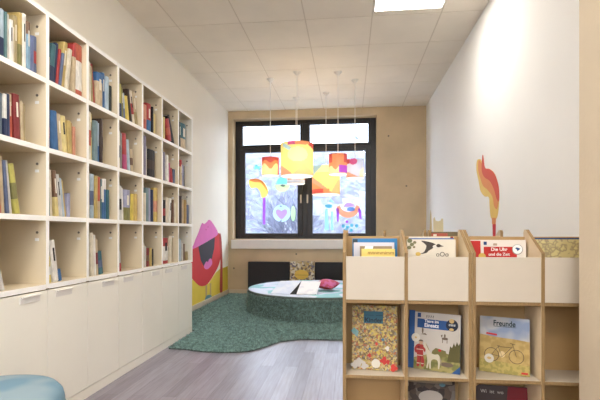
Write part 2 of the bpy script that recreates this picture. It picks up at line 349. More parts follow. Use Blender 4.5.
# ================================================================ BOOKS IN THE BOOKCASE
# (column from the near end, row from the top, [(start, thickness, height, lean, colour, spine band)])
BOOKS = [
 (0, 0, [(0.0297, 0.0168, 0.229, 0.0, "blue-grey", None), (0.0474, 0.0286, 0.227, 0.0, "pale blue", ("low", "navy")), (0.0771, 0.0117, 0.223, 0.0, "sea green", None), (0.0897, 0.0178, 0.222, 0.0, "grey white", None), (0.1085, 0.0193, 0.203, 0.0, "white", None), (0.129, 0.0172, 0.179, 0.0, "cream", None), (0.1473, 0.0226, 0.242, 0.0, "olive tan", None), (0.1718, 0.0218, 0.268, 0.0, "mustard", ("low", "olive")), (0.1952, 0.0229, 0.275, 0.0, "white", None), (0.2192, 0.0234, 0.247, 0.0, "sky blue", ("top", "brown")), (0.2471, 0.0261, 0.19, 0.0, "periwinkle blue", None), (0.2757, 0.0247, 0.199, 0.0, "slate blue", ("mid", "red"))]),
 (1, 0, [(0.014, 0.0149, 0.134, 0.058, "tan", None), (0.0299, 0.0342, 0.218, 0.111, "teal", ("low", "navy")), (0.0654, 0.0233, 0.239, 0.121, "navy", None), (0.0899, 0.0158, 0.215, 0.137, "red", None), (0.1068, 0.016, 0.2, 0.15, "slate blue", None), (0.1285, 0.0327, 0.275, 0.127, "mustard", None), (0.1625, 0.0293, 0.249, 0.144, "cream", None), (0.2212, 0.0261, 0.29, 0.031, "tan", ("top", "red")), (0.2574, 0.0728, 0.31, 0.0, "white", ("both", "orange red"))]),
 (2, 0, [(0.0234, 0.0255, 0.244, -0.043, "cream", None), (0.0562, 0.0207, 0.227, -0.071, "olive tan", None), (0.0916, 0.0242, 0.251, -0.131, "red", None), (0.117, 0.0719, 0.219, 0.0, "tan", ("top", "blue")), (0.1899, 0.0322, 0.24, 0.0, "blue", None), (0.2235, 0.0426, 0.228, 0.0, "pale blue", None), (0.2729, 0.0341, 0.183, 0.0, "black green", None)]),
 (3, 0, [(0.0341, 0.029, 0.234, -0.036, "yellow green", ("low", "navy")), (0.0685, 0.0237, 0.215, -0.057, "olive", None), (0.1012, 0.0361, 0.189, -0.1, "pale blue", ("low", "slate blue")), (0.1529, 0.049, 0.181, -0.179, "yellow", None), (0.2112, 0.0325, 0.244, -0.219, "dark brown", None), (0.2471, 0.0437, 0.245, -0.224, "cream", ("mid", "red")), (0.2946, 0.0344, 0.246, -0.23, "tan", ("low", "olive tan"))]),
 (4, 0, [(0.0428, 0.0564, 0.199, 0.0, "salmon", ("low", "orange red")), (0.1121, 0.0798, 0.23, 0.0, "red", ("low", "blue")), (0.1989, 0.0215, 0.222, 0.0, "black", None), (0.2364, 0.0478, 0.178, 0.0, "pale yellow", None)]),
 (5, 0, [(0.063, 0.0362, 0.2, 0.0, "pale yellow", None), (0.1643, 0.0789, 0.197, -0.332, "red", ("mid", "orange red")), (0.2735, 0.0511, 0.257, -0.445, "black", None)]),
 (6, 0, [(0.0685, 0.0388, 0.248, 0.0, "black", None), (0.1242, 0.1534, 0.257, 0.0, "teal", ("low", "tan"))]),
 (0, 1, [(0.0471, 0.0188, 0.196, 0.0, "blue-grey", None), (0.0687, 0.0174, 0.197, -0.009, "white", ("low", "navy")), (0.0883, 0.0195, 0.203, -0.015, "navy", None), (0.1119, 0.023, 0.21, -0.03, "orange red", ("top", "tan")), (0.1389, 0.0374, 0.218, -0.044, "dark red", None), (0.1773, 0.0154, 0.194, -0.034, "tan", None), (0.1941, 0.0229, 0.186, -0.037, "olive tan", None)]),
 (1, 1, [(0.014, 0.0253, 0.192, -0.021, "purple grey", ("mid", "orange red")), (0.0512, 0.0542, 0.213, -0.078, "blue", None), (0.1119, 0.0289, 0.208, -0.103, "tan", None), (0.1427, 0.0425, 0.207, -0.107, "pale yellow", None), (0.1864, 0.0317, 0.191, -0.048, "mustard", None), (0.2192, 0.0198, 0.188, -0.025, "ochre", None), (0.24, 0.0229, 0.171, 0.0, "salmon", None)]),
 (2, 1, [(0.0181, 0.0306, 0.298, 0.0, "cream", ("mid", "orange red")), (0.0521, 0.025, 0.294, 0.0, "pale yellow", None), (0.0826, 0.0386, 0.259, 0.0, "teal grey", None), (0.125, 0.0297, 0.256, 0.0, "pale blue", ("low", "blue")), (0.156, 0.0213, 0.288, 0.0, "dark brown", None), (0.1793, 0.0262, 0.288, 0.0, "tan", ("mid", "brown"))]),
 (3, 1, [(0.0341, 0.025, 0.265, 0.0, "cream", ("mid", "black")), (0.0615, 0.02, 0.257, 0.0, "grey", None), (0.1006, 0.0546, 0.262, -0.07, "red", ("low", "magenta")), (0.1665, 0.0364, 0.229, -0.115, "pale blue", None), (0.2042, 0.0403, 0.165, -0.091, "tan", ("mid", "brown"))]),
 (4, 1, [(0.0428, 0.0362, 0.312, 0.0, "purple grey", None), (0.084, 0.0303, 0.241, 0.0, "white", None), (0.1192, 0.1753, 0.229, 0.0, "black", ("mid", "dark brown"))]),
 (5, 1, [(0.063, 0.0487, 0.256, 0.0, "purple grey", None), (0.1235, 0.0395, 0.237, -0.046, "white", None), (0.1641, 0.0468, 0.175, 0.0, "magenta", None), (0.2346, 0.0496, 0.137, -0.167, "red", None), (0.2858, 0.0426, 0.136, 0.0, "slate blue", None)]),
 (6, 1, [(0.0685, 0.0486, 0.246, 0.0, "tan", ("top", "red")), (0.1191, 0.0498, 0.207, 0.0, "lavender", None), (0.1736, 0.033, 0.204, 0.0, "black", None)]),
 (0, 2, [(0.0471, 0.017, 0.162, -0.073, "red", None), (0.0652, 0.0173, 0.265, -0.068, "tan", None), (0.091, 0.0176, 0.249, -0.097, "slate blue", None), (0.116, 0.0179, 0.252, -0.122, "grey white", None), (0.1496, 0.0321, 0.242, -0.182, "yellow green", ("mid", "olive"))]),
 (1, 2, [(0.014, 0.023, 0.214, -0.037, "teal", None), (0.0404, 0.0203, 0.249, -0.049, "cream", None), (0.0782, 0.0254, 0.251, -0.115, "brown", ("low", "pale yellow")), (0.1117, 0.0242, 0.234, -0.144, "grey white", None), (0.1406, 0.0215, 0.216, -0.16, "pale blue", None), (0.1653, 0.0168, 0.207, -0.169, "gold", None), (0.1834, 0.0259, 0.137, 0.0, "lavender", None)]),
 (2, 2, [(0.0181, 0.0347, 0.293, 0.0, "cream", None), (0.0554, 0.0368, 0.279, 0.0, "pale blue", ("mid", "slate blue")), (0.0936, 0.0258, 0.271, 0.0, "mustard", None), (0.1216, 0.0252, 0.268, 0.0, "orange red", ("low", "tan")), (0.149, 0.0212, 0.258, 0.0, "teal", None), (0.1734, 0.0296, 0.262, 0.0, "white", ("low", "blue")), (0.2067, 0.0326, 0.266, 0.0, "blue", ("top", "white")), (0.2431, 0.0322, 0.197, 0.0, "teal", None)]),
 (3, 2, [(0.0341, 0.0329, 0.239, -0.029, "grey white", ("mid", "black")), (0.0754, 0.0309, 0.228, -0.061, "white", None), (0.1074, 0.0956, 0.222, 0.0, "lavender", ("low", "olive")), (0.2075, 0.0442, 0.199, 0.0, "yellow", None), (0.2566, 0.0517, 0.204, 0.0, "gold", None)]),
 (4, 2, [(0.0428, 0.0362, 0.224, 0.0, "cream", None), (0.0806, 0.0507, 0.268, 0.0, "teal grey", None), (0.1352, 0.0558, 0.273, 0.0, "lavender", None), (0.1952, 0.045, 0.263, 0.0, "navy", None), (0.2439, 0.0669, 0.285, 0.0, "gold", ("mid", "salmon"))]),
 (5, 2, [(0.0588, 0.0398, 0.197, 0.0, "black", ("mid", "red")), (0.1002, 0.0796, 0.216, 0.137, "cream", None), (0.1912, 0.0485, 0.22, 0.093, "white", None), (0.2606, 0.038, 0.212, 0.0, "brown", None), (0.2996, 0.0306, 0.187, 0.0, "cream", None)]),
 (6, 2, [(0.0685, 0.0585, 0.263, 0.0, "dark brown", None), (0.1319, 0.0501, 0.239, 0.0, "tan", None), (0.1867, 0.0514, 0.233, 0.0, "ochre", None), (0.243, 0.0607, 0.188, 0.0, "slate blue", None)]),
 (0, 3, [(0.053, 0.0222, 0.113, -0.264, "grey white", None)]),
 (1, 3, [(0.0219, 0.0309, 0.14, -0.057, "yellow", ("mid", "white")), (0.0689, 0.0437, 0.229, -0.163, "white", None), (0.1165, 0.0285, 0.065, -0.2, "blue", None)]),
 (2, 3, [(0.0234, 0.0153, 0.251, 0.0, "brown", None), (0.0497, 0.0321, 0.269, -0.04, "cream", None), (0.0836, 0.0265, 0.257, -0.043, "white", None), (0.1125, 0.0282, 0.231, -0.049, "tan", ("mid", "dark red")), (0.1576, 0.0441, 0.149, -0.155, "teal", ("mid", "slate blue"))]),
 (3, 3, [(0.0354, 0.0288, 0.137, -0.1, "grey white", ("low", "red"))]),
 (4, 3, [(0.0428, 0.0296, 0.191, 0.0, "cream", None), (0.0754, 0.0302, 0.166, 0.0, "grey white", None), (0.1086, 0.0411, 0.149, 0.0, "dark red", ("mid", "brown")), (0.1532, 0.0333, 0.148, 0.0, "mustard", None), (0.1897, 0.0376, 0.138, 0.0, "black", None)]),
 (5, 3, [(0.0672, 0.1332, 0.225, 0.0, "white", ("both", "red")), (0.2149, 0.0527, 0.242, 0.0, "cream", None)]),
 (6, 3, [(0.0685, 0.0486, 0.212, 0.0, "pale blue", None), (0.1217, 0.0473, 0.183, 0.0, "grey white", None), (0.1736, 0.0614, 0.162, 0.0, "brown", None), (0.2469, 0.0469, 0.082, -0.134, "olive tan", None)]),
]
ORD = ['first', 'second', 'third', 'fourth', 'fifth', 'sixth', 'seventh', 'eighth', 'ninth', 'tenth', 'eleventh', 'twelfth', 'thirteenth']
ROWN = ['top', 'second', 'third', 'bottom']
COLN = ['nearest', 'second', 'third', 'fourth', 'fifth', 'sixth', 'farthest']
rb = random.Random(11)
def shelf_book(name, w, h, depth, colour, band):
    """spine faces +x, thickness along y from 0 to w, cover a C-section round the page block"""
    c = min(.0025, w*.18); b = MB(); r = w*.16
    prof = [(0, -depth), (0, -r)]+[(w*(1-math.cos(R(a)))/2, -r+r*math.sin(R(a))) for a in (30, 60, 90, 120, 150)]+[(w, -r), (w, -depth), (w-c, -depth), (w-c, -r-c), (c, -r-c), (c, -depth)]
    segs = [(0, h, 0)]
    if band:
        k = band[0]
        segs = {'low': [(0, h*.42, 1), (h*.42, h, 0)], 'top': [(0, h*.74, 0), (h*.74, h, 1)], 'mid': [(0, h*.3, 0), (h*.3, h*.62, 1), (h*.62, h, 0)],
                'both': [(0, h*.12, 1), (h*.12, h*.68, 0), (h*.68, h, 1)]}[k]
    bands = []
    for z0, z1, mi in segs:
        q = MB() if mi else b
        q.prism([(y, x) for y, x in prof], lambda y, x, t: (x, y, t), z0, z1)
        if mi: bands.append(q)
    o = b.build(name, bookmat(colour))
    for q in bands: q.build('cover_band', bookmat(band[1]), o)
    MB().box((-depth+.004, c*.98, .004), (-r-c, w-c*.98, h-.004)).build('pages', M['paper'], o)
    if h > .2 and w > .018 and rb.random() < .3:
        MB().box((-.0005, w*.34, h*.5), (.0006, w*.62, h*.82)).build('spine_label', M['paper'] if colour not in ('white', 'cream', 'grey white', 'pale yellow') else M['black_pad'], o)
    return o
for col, row, items in BOOKS:
    za = ZE-(7-col)*P+T/2; zb = (6-row-1)*P+T/2
    for i, (s, w_, h_, th, colour, band) in enumerate(items):
        depth = min(.30, max(.13, h_*rb.uniform(.72, .86)))
        o = shelf_book('book', w_, h_, depth, colour, band)
        if th >= 0: # pivots on its far lower corner when it leans away, near lower corner when it leans to the camera
            y = za+s+w_*(1/math.cos(th)-math.cos(th)) if th > 0 else za+s
            zz = w_*math.sin(th)
        else: y = za+s; zz = 0
        o.location = (XF-rb.uniform(.012, .028), y, zb+zz+.0004); o.rotation_euler = (-th, 0, 0)
        size = 'tall' if h_ > .255 else ('small' if h_ < .19 else '')
        fat = 'thick' if w_ > .055 else ('slim' if w_ < .02 else '')
        extra = {'low': ' with %s foot', 'top': ' with %s top', 'mid': ' with %s band', 'both': ' with %s ends'}[band[0]] % band[1] if band else ''
        look = ' '.join(q for q in (fat or size, colour+' book') if q)+extra
        if len(items) == 1: lab = '%s, alone in %s-row cubby, %s column' % (look, ROWN[row], COLN[col])
        else: lab = '%s, %s from left in %s-row cubby, %s column' % (look, ORD[i], ROWN[row], COLN[col])
        tag(o, lab, 'book', 'books standing in the wall bookcase')

# ================================================================ RUG AND PODIUM
front = [(-1.55, 3.68), (-1.40, 3.665), (-1.22, 3.61), (-1.08, 3.60), (-.93, 3.62), (-.83, 3.67), (-.73, 3.82), (-.63, 4.02), (-.46, 4.13), (-.25, 4.14), (-.06, 4.14), (.3, 4.2), (.8, 4.32), (1.17, 4.45), (1.18, 7.12), (-1.96, 7.12), (-1.96, 4.38), (-1.56, 4.38)]
rug = tag(MB().prism(front, lambda u, v, t: (u, v, t), .001, .010).build('shag_rug', M['carpet']), 'teal shag rug with a wavy front edge under the round podium', 'rug')
def inside(x, y, poly):
    c = False; j = len(poly)-1
    for i in range(len(poly)):
        if (poly[i][1] > y) != (poly[j][1] > y) and x < (poly[j][0]-poly[i][0])*(y-poly[i][1])/(poly[j][1]-poly[i][1])+poly[i][0]: c = not c
        j = i
    return c
rr = random.Random(5)
PCX, PCY, PR, PH = -.40, 5.755, .91, .31
vs = []; fs = []; n = 0
while n < 64000:
    y = 3.55+rr.random()**1.5*3.56; x = rr.uniform(-1.96, 1.18)
    if not inside(x, y, front) or (x-PCX)**2+(y-PCY)**2 < (PR-.03)**2 or (x > .45 and rr.random() < .7): continue
    a = rr.uniform(0, 2*math.pi); wd = rr.uniform(.003, .006); h = rr.uniform(.010, .024); lx, ly = rr.uniform(-.02, .02), rr.uniform(-.022, .018)
    k = len(vs); vs += [(x-wd*math.cos(a), y-wd*math.sin(a), .008), (x+wd*math.cos(a), y+wd*math.sin(a), .008), (x+lx, y+ly, .008+h)]; fs.append((k, k+1, k+2)); n += 1
tag(MB().add(vs, fs).build('pile', M['pile'], rug, fix=False), kind='stuff')
pod = empty('round_podium', (PCX, PCY, .0105)); tag(pod, 'round low podium covered in teal carpet with a white patterned top', 'podium')
MB().lathe([(PR-.01, 0), (PR, .01), (PR, PH-.036), (PR-.008, PH-.028)], 96).build('carpet_side', M['carpet'], pod)
vs = []; fs = []
for _ in range(30000):
    a = rr.uniform(math.pi*.85, math.pi*2.15); z = rr.uniform(.004, PH-.05); b_ = rr.uniform(-.008, .008)/PR; ln = rr.uniform(.008, .02)
    k = len(vs)
    for aa, rd, zz in ((a-.004, PR-.002, z), (a+.004, PR-.002, z), (a+b_, PR+ln, z-rr.uniform(0, .012))): vs.append((rd*math.cos(aa), rd*math.sin(aa), zz))
    fs.append((k, k+1, k+2))
tag(MB().add(vs, fs).build('side_pile', M['pile'], pod, fix=False), kind='stuff')
MB().lathe([(.0001, PH-.034), (PR-.012, PH-.034), (PR-.006, PH-.026), (PR-.02, PH-.022), (.0001, PH-.022)], 96, cap=False).build('top_cover', M['pad_top'], pod, smooth=False)
TOPZ = PH-.0115+.0005      # .022 + PH - .022

# open picture book standing like a tent, and the cushion behind it
ob = empty('open_picture_book', (-.6, 5.1, TOPZ+.001)); tag(ob, 'open picture book with white and pale blue pages, lying tilted on the podium', 'book')
M['page_blue'] = blob_mat('pale blue printed page', (222, 230, 248), (236, 240, 250), 9, .4, .6)
M['page_white'] = blob_mat('white printed page', (250, 248, 248), (238, 236, 240), 14, .58, .66)
def slab(c4, th, m, name, par, org):
    a, b_, c_, d = [Vector(p)-Vector(org) for p in c4]; nrm = (b_-a).cross(d-a).normalized()*th
    return MB().add([a, b_, c_, d, a-nrm, b_-nrm, c_-nrm, d-nrm], [(0,1,2,3),(7,6,5,4),(0,4,5,1),(1,5,6,2),(2,6,7,3),(3,7,4,0)]).build(name, m, par, bevel=.001)
O_ = tuple(ob.location)
slab([(-.60, 5.03, .310), (-.372, 5.03, .310), (-.345, 5.36, .418), (-.579, 5.36, .422)], .012, M['page_white'], 'right_page', ob, O_)
slab([(-.905, 5.07, .306), (-.68, 5.03, .306), (-.583, 5.36, .422), (-.840, 5.38, .416)], .010, M['page_blue'], 'left_page', ob, O_)
slab([(-.682, 5.045, .3045), (-.585, 5.045, .3045), (-.575, 5.375, .409), (-.590, 5.375, .409)], .006, M['black_pad'], 'cover', ob, O_)
def pillow(name, cx, cy, cz, rx, ry, rz_, mats, label):
    b = MB(); n = 20; vs = []; fs = []
    for s in (1, -1):
        for i in range(n+1):
            for j in range(n+1):
                u, v = i/n*2-1, j/n*2-1
                k = (1-abs(u)**2.6)**.55*(1-abs(v)**2.6)**.55
                pin = 1-.10*(1-abs(u))*abs(v)**3-.10*(1-abs(v))*abs(u)**3
                vs.append((u*rx*pin, v*ry*pin, s*rz_*k))
    for s in (0, 1):
        o_ = s*(n+1)**2
        for i in range(n):
            for j in range(n):
                a = o_+i*(n+1)+j; q = (a, a+n+1, a+n+2, a+1); fs.append(q if s == 0 else q[::-1])
    b.add(vs, fs[:n*n], 1); b.add([], [tuple(i-len(b.v) for i in f) for f in fs[n*n:]], 0)
    o = b.build(name, mats, smooth=True); o.location = (cx, cy, cz); tag(o, label, 'cushion'); return o
pl = pillow('cushion', -.275, 5.50, TOPZ+.058, .125, .13, .052, [mat('brick red fabric', (150, 52, 48), .9, .08, 60), blob_mat('pink patterned fabric', (196, 84, 110), (206, 110, 160), 16, .5, .56, .9)], 'small red and pink cushion behind the open book on the podium')
pl.rotation_euler = (R(8), R(6), R(-22)); pl.location.z = TOPZ+.070

# backrest pads and big picture board by the back wall
for x0, x1, lab in ((-1.644, -.962, 'left charcoal backrest pad against the back wall behind the podium'), (-.548, .14, 'right charcoal backrest pad against the back wall, partly behind a browser')):
    o = MB().box((x0, YB-.09, .034), (x1, YB-.018, .535)).build('backrest_pad', M['black_pad'], bevel=.008); tag(o, lab, 'backrest pad', 'charcoal pads by the podium')
pb = empty('picture_board', (-.755, YB-.06, .034)); tag(pb, 'large picture book with yellow oval title, standing between the charcoal pads', 'book')
MB().box((-.198, -.02, 0), (.198, .02, .512)).build('cover', patch('busy brown picture cover', [(206, 188, 150), (120, 106, 90), (186, 166, 130), (216, 206, 190), (120, 112, 124), (190, 160, 100), (224, 214, 190)], 34), pb, bevel=.002)
ov = MB().prism(ell(-.01, .30, .115, .078, 30), lambda u, v, t: (u, t, v), -.0235, -.0195).build('title_oval', mat('yellow oval', (232, 196, 92), .6, .03), pb)
text_mesh('lettering', '—————', .05, M['ink'], ov, (-.01, -.0237, .295), (R(90), 0, 0))

# ================================================================ WALL MURALS
def flat(name, pts, m, plane, pos, lift, parent=None, sm=4, side=1):
    """thin painted or foil shape on a wall; plane 'x' for side walls, 'y' for the window"""
    pts = smooth_outline(pts, sm) if sm else pts
    a, b_ = sorted((pos+side*lift, pos+side*(lift+.0008)))
    fn = (lambda u, v, t: (t, u, v)) if plane == 'x' else (lambda u, v, t: (u, t, v))
    return MB().prism(pts, fn, a, b_).build(name, m, parent)
def C_(name, rgb): 
    if name not in M: M[name] = mat(name, rgb, .7, .03, 6)
    return M[name]
mo = tag(empty('mouth_mural', (XL, 6.1, .6)), 'painted mural of a huge open pink and red mouth on yellow, low on left wall', 'mural')
def mf(name, pts, m, lift, sm=4): 
    o = flat(name, [(y, z) for y, z in pts], m, 'x', XL, lift, mo, sm); o.matrix_parent_inverse = Matrix.Translation((-XL, -6.1, -.6)); return o
mf('yellow_ground', [(4.9, .45), (5.505, .406), (5.845, .286), (6.152, .284), (6.468, .402), (6.714, .45), (7.006, .45), (7.15, .46), (7.16, .072), (4.9, .072)], C_('yellow paint', (232, 204, 74)), .0004, 0)
mf('red_mouth', [(5.25, .66), (5.35, .80), (5.505, .82), (5.702, .823), (6.433, .943), (6.589, 1.007), (6.74, .933), (6.766, .728), (6.676, .548), (6.433, .405), (6.099, .283), (5.845, .28), (5.656, .334), (5.40, .47)], C_('red paint', (208, 58, 60)), .0016)
mf('pink_lips', [(5.36, .79), (5.505, .84), (5.584, .913), (5.702, 1.006), (5.845, 1.135), (5.944, 1.128), (6.047, 1.156), (6.174, 1.194), (6.375, 1.129), (6.589, 1.007), (6.433, .943), (6.07, .885), (5.702, .823)], C_('pink paint', (226, 118, 184)), .0028)
mf('dark_throat', [(5.702, .823), (6.433, .943), (6.398, .778), (6.284, .626), (5.944, .531), (5.797, .638)], C_('dark paint', (62, 58, 66)), .0040, 0)
mf('tongue', [(5.924, .539), (5.995, .593), (6.06, .605), (6.099, .59), (6.15, .625), (6.24, .632), (6.295, .556), (6.131, .499), (5.995, .5)], C_('pink paint', (226, 118, 184)), .0052)
mf('red_drip', [(6.66, .97), (6.766, .932), (6.831, .538), (6.831, .10), (6.76, .073), (6.68, .131), (6.72, .547)], C_('brown red paint', (176, 66, 56)), .0030)
for q in ([(6.005, .274), (6.078, .266), (6.067, .08), (6.005, .089)], [(6.196, .279), (6.262, .279), (6.262, .08), (6.196, .085)]): mf('leg', q, C_('beige paint', (196, 168, 120)), .0018, 0)
mf('foot', [(6.067, .123), (6.196, .115), (6.28, .085), (6.24, .074), (5.995, .074), (5.975, .087)], C_('teal paint', (96, 146, 150)), .0030)
for y, z in ((6.02, 1.05), (6.11, 1.09)): mf('nostril', ell(y, z, .012, .010, 10), C_('brown red paint', (176, 66, 56)), .0040, 0)
fe = tag(empty('feather_mural', (XR, 4.0, 1.35)), 'red, orange and yellow feather shape on a short stem, painted on right wall', 'mural')
def ff(name, pts, m, lift, sm=4): 
    o = flat(name, pts, m, 'x', XR, lift, fe, sm, -1); o.matrix_parent_inverse = Matrix.Translation((-XR, -4.0, -1.35)); return o
ff('yellow_plume', [(4.374, 1.691), (4.393, 1.602), (4.32, 1.489), (4.259, 1.392), (4.133, 1.331), (4.015, 1.314), (3.992, 1.236), (3.962, 1.14), (3.868, 1.114), (3.785, 1.145), (3.745, 1.277), (3.765, 1.379), (3.847, 1.491), (3.992, 1.557), (4.093, 1.572), (4.15, 1.617), (4.166, 1.674), (4.216, 1.653), (4.259, 1.685)], C_('straw paint', (232, 198, 112)), .0004)
ff('orange_plume', [(4.32, 1.682), (4.25, 1.66), (4.18, 1.60), (4.093, 1.56), (3.90, 1.48), (3.80, 1.377), (3.76, 1.277), (3.80, 1.20), (3.87, 1.23), (3.918, 1.314), (4.054, 1.385), (4.174, 1.43), (4.259, 1.507), (4.33, 1.594)], C_('orange paint', (226, 148, 92)), .0016)
ff('red_plume', [(4.199, 1.70), (4.166, 1.70), (4.117, 1.588), (3.992, 1.557), (3.847, 1.491), (3.751, 1.378), (3.745, 1.266), (3.798, 1.281), (3.868, 1.367), (3.977, 1.449), (4.133, 1.504), (4.216, 1.577)], C_('coral paint', (212, 92, 74)), .0028)
ff('orange_stem', [(3.925, 1.132), (3.819, 1.128), (3.826, 1.076), (3.918, 1.078)], C_('orange paint', (226, 148, 92)), .0028, 0)
ff('red_stem', [(3.911, 1.078), (3.826, 1.076), (3.833, .95), (3.904, .95)], C_('red paint', (208, 58, 60)), .0016, 0)
ha = tag(empty('straw_mural', (XR, 6.4, 1.1)), 'pale straw spike and crown shapes painted low on right wall by the corner', 'mural')
for nm, pts in (('spike', [(6.889, .95), (6.847, 1.274), (6.796, 1.356), (6.735, 1.288), (6.675, .95)]), ('crown', [(6.568, .95), (6.578, 1.209), (6.474, 1.233), (6.41, 1.178), (6.233, 1.164), (6.066, 1.168), (6.01, 1.194), (5.908, 1.188), (5.885, .95)])):
    o = flat(nm, pts, C_('pale straw paint', (226, 206, 156)), 'x', XR, .0004, ha, 0, -1); o.matrix_parent_inverse = Matrix.Translation((-XR, -6.4, -1.1))

# ================================================================ STICKERS ON THE WINDOW
GY = YB+.198
def F_(name, rgb):
    if name not in M: M[name] = film(name, rgb)
    return M[name]
def sticker(name, label, parts):
    e = tag(empty(name, (parts[0][1][0][0], GY, parts[0][1][0][1])), label, 'window sticker', 'coloured stickers on the window')
    for i, (pn, pts, m, sm) in enumerate(parts):
        o = flat(pn, pts, m, 'y', GY, .0006+.0012*i, e, sm, -1); o.matrix_parent_inverse = Matrix.Translation(tuple(-v for v in e.location))
sticker('feather_sticker', 'yellow wavy feather sticker on a purple stick, left window pane', [
    ('purple_stick', [(-1.453, 1.601), (-1.41, 1.601), (-1.41, 1.149), (-1.453, 1.149)], F_('purple foil', (195, 135, 228)), 0),
    ('yellow_feather', [(-1.693, 1.90), (-1.563, 1.921), (-1.47, 1.89), (-1.40, 1.81), (-1.36, 1.70), (-1.40, 1.62), (-1.47, 1.60), (-1.50, 1.70), (-1.56, 1.77), (-1.66, 1.77)], F_('yellow foil', (251, 230, 159)), 4),
    ('orange_feather', [(-1.68, 1.905), (-1.563, 1.925), (-1.47, 1.885), (-1.40, 1.79), (-1.38, 1.72), (-1.44, 1.80), (-1.50, 1.86), (-1.60, 1.86)], F_('orange foil', (243, 197, 153)), 4)])
heart = [(-1.132, 1.235), (-1.20, 1.29), (-1.232, 1.35), (-1.215, 1.395), (-1.17, 1.40), (-1.132, 1.37), (-1.094, 1.40), (-1.05, 1.395), (-1.032, 1.35), (-1.064, 1.29)]
sticker('heart_sticker', 'lilac heart sticker in a mint oval, left window pane near the handle', [
    ('mint_oval', ell(-1.132, 1.335, .15, .145, 24, -90, 270)[:25]+heart+[heart[0]], F_('mint foil', (216, 237, 240)), 0),
    ('heart', heart, F_('lilac foil', (213, 188, 224)), 3),
    ('dark_eye', ell(-1.145, 1.455, .022, .012, 12), F_('slate foil', (146, 153, 168)), 0)])
sticker('leaf_sticker', 'pale green leaf sticker right of the lilac heart, left window pane', [
    ('leaf', ell(-.935, 1.33, .04, .13), F_('green foil', (216, 237, 206)), 0), ('dark_eye', ell(-.935, 1.478, .018, .01, 12), F_('slate foil', (146, 153, 168)), 0)])
sticker('face_sticker', 'round teal and lime face sticker below the big yellow lamp, left pane', [
    ('lime_face', ell(-1.12, 1.82, .13, .13, 16, 180, 359.9), F_('lime foil', (224, 239, 203)), 0), ('teal_cap', ell(-1.12, 1.825, .10, .12, 16, 0, 180.1), F_('teal foil', (168, 222, 224)), 0),
    ('smile', ell(-1.11, 1.80, .04, .018, 16), F_('slate foil', (146, 153, 168)), 0)])
sticker('star_sticker', 'small teal blot sticker high at the left edge of left pane', [('blot', [(-1.60, 2.12), (-1.56, 2.16), (-1.53, 2.13), (-1.47, 2.13), (-1.51, 2.10), (-1.50, 2.06), (-1.55, 2.09), (-1.59, 2.07)], F_('teal foil', (168, 222, 224)), 3)])
arc = [( -.02+.19*math.cos(R(a)), 1.44-.185*math.sin(R(a))) for a in range(0, 181, 12)]+[(-.02+.13*math.cos(R(a)), 1.47-.115*math.sin(R(a))) for a in range(180, -1, -12)]
sticker('smile_sticker', 'orange smile sticker with purple ends and blue blob, right window pane', [
    ('lilac_cap', ell(.0, 1.435, .09, .07, 14, 0, 180.1), F_('lilac foil', (213, 188, 224)), 0),
    ('orange_smile', arc, F_('apricot foil', (246, 191, 168)), 0),
    ('purple_end', [(-.219, 1.40), (-.19, 1.43), (-.165, 1.40), (-.174, 1.199), (-.20, 1.19)], F_('purple foil', (195, 135, 228)), 0),
    ('purple_end', [(.134, 1.40), (.17, 1.42), (.195, 1.36), (.20, 1.22), (.165, 1.25), (.155, 1.33)], F_('purple foil', (195, 135, 228)), 0),
    ('blue_blob', ell(.03, 1.395, .068, .034), F_('blue foil', (146, 176, 213)), 0)])
sticker('fish_sticker', 'small teal fish sticker, upper left of the orange smile, right pane', [('fish', [(-.40, 1.47), (-.30, 1.475), (-.285, 1.44), (-.32, 1.42), (-.38, 1.425)], F_('deep teal foil', (138, 198, 213)), 3), ('sail', [(-.348, 1.52), (-.30, 1.575), (-.25, 1.51)], F_('pale teal foil', (191, 222, 228)), 0)])
sticker('reed_sticker', 'tall pale teal reed stickers at the lower left of right pane', [('reed', [(-.40, 1.40), (-.36, 1.41), (-.33, 1.05), (-.41, 1.05)], F_('pale teal foil', (191, 222, 228)), 0), ('reed', [(-.30, 1.36), (-.27, 1.36), (-.26, 1.05), (-.31, 1.05)], F_('pale teal foil', (191, 222, 228)), 0)])
sticker('dots_sticker', 'cluster of teal dots under the orange smile with one magenta dot', [('dot', ell(-.04, 1.19, .022, .022, 12), F_('magenta foil', (210, 138, 224)), 0)]+[('dot', ell(x, z, .028, .028, 12), F_('deep teal foil', (138, 198, 213)), 0) for x, z in ((-.10, 1.12), (-.03, 1.10), (.04, 1.13), (.12, 1.12), (-.06, 1.05), (.03, 1.05))])
sticker('cloud_sticker', 'pale fish sticker in the left top window pane', [('body', [(-1.63, 2.60), (-1.57, 2.66), (-1.48, 2.66), (-1.47, 2.61), (-1.53, 2.60), (-1.58, 2.57)], F_('faint grey foil', (233, 231, 233)), 3)])
sticker('hook_sticker', 'pale blue hook sticker in the right top window pane', [('hook', [(.08, 2.70), (.11, 2.70), (.11, 2.61), (.16, 2.57), (.16, 2.54), (.09, 2.57)], F_('faint blue foil', (216, 225, 237)), 3)])

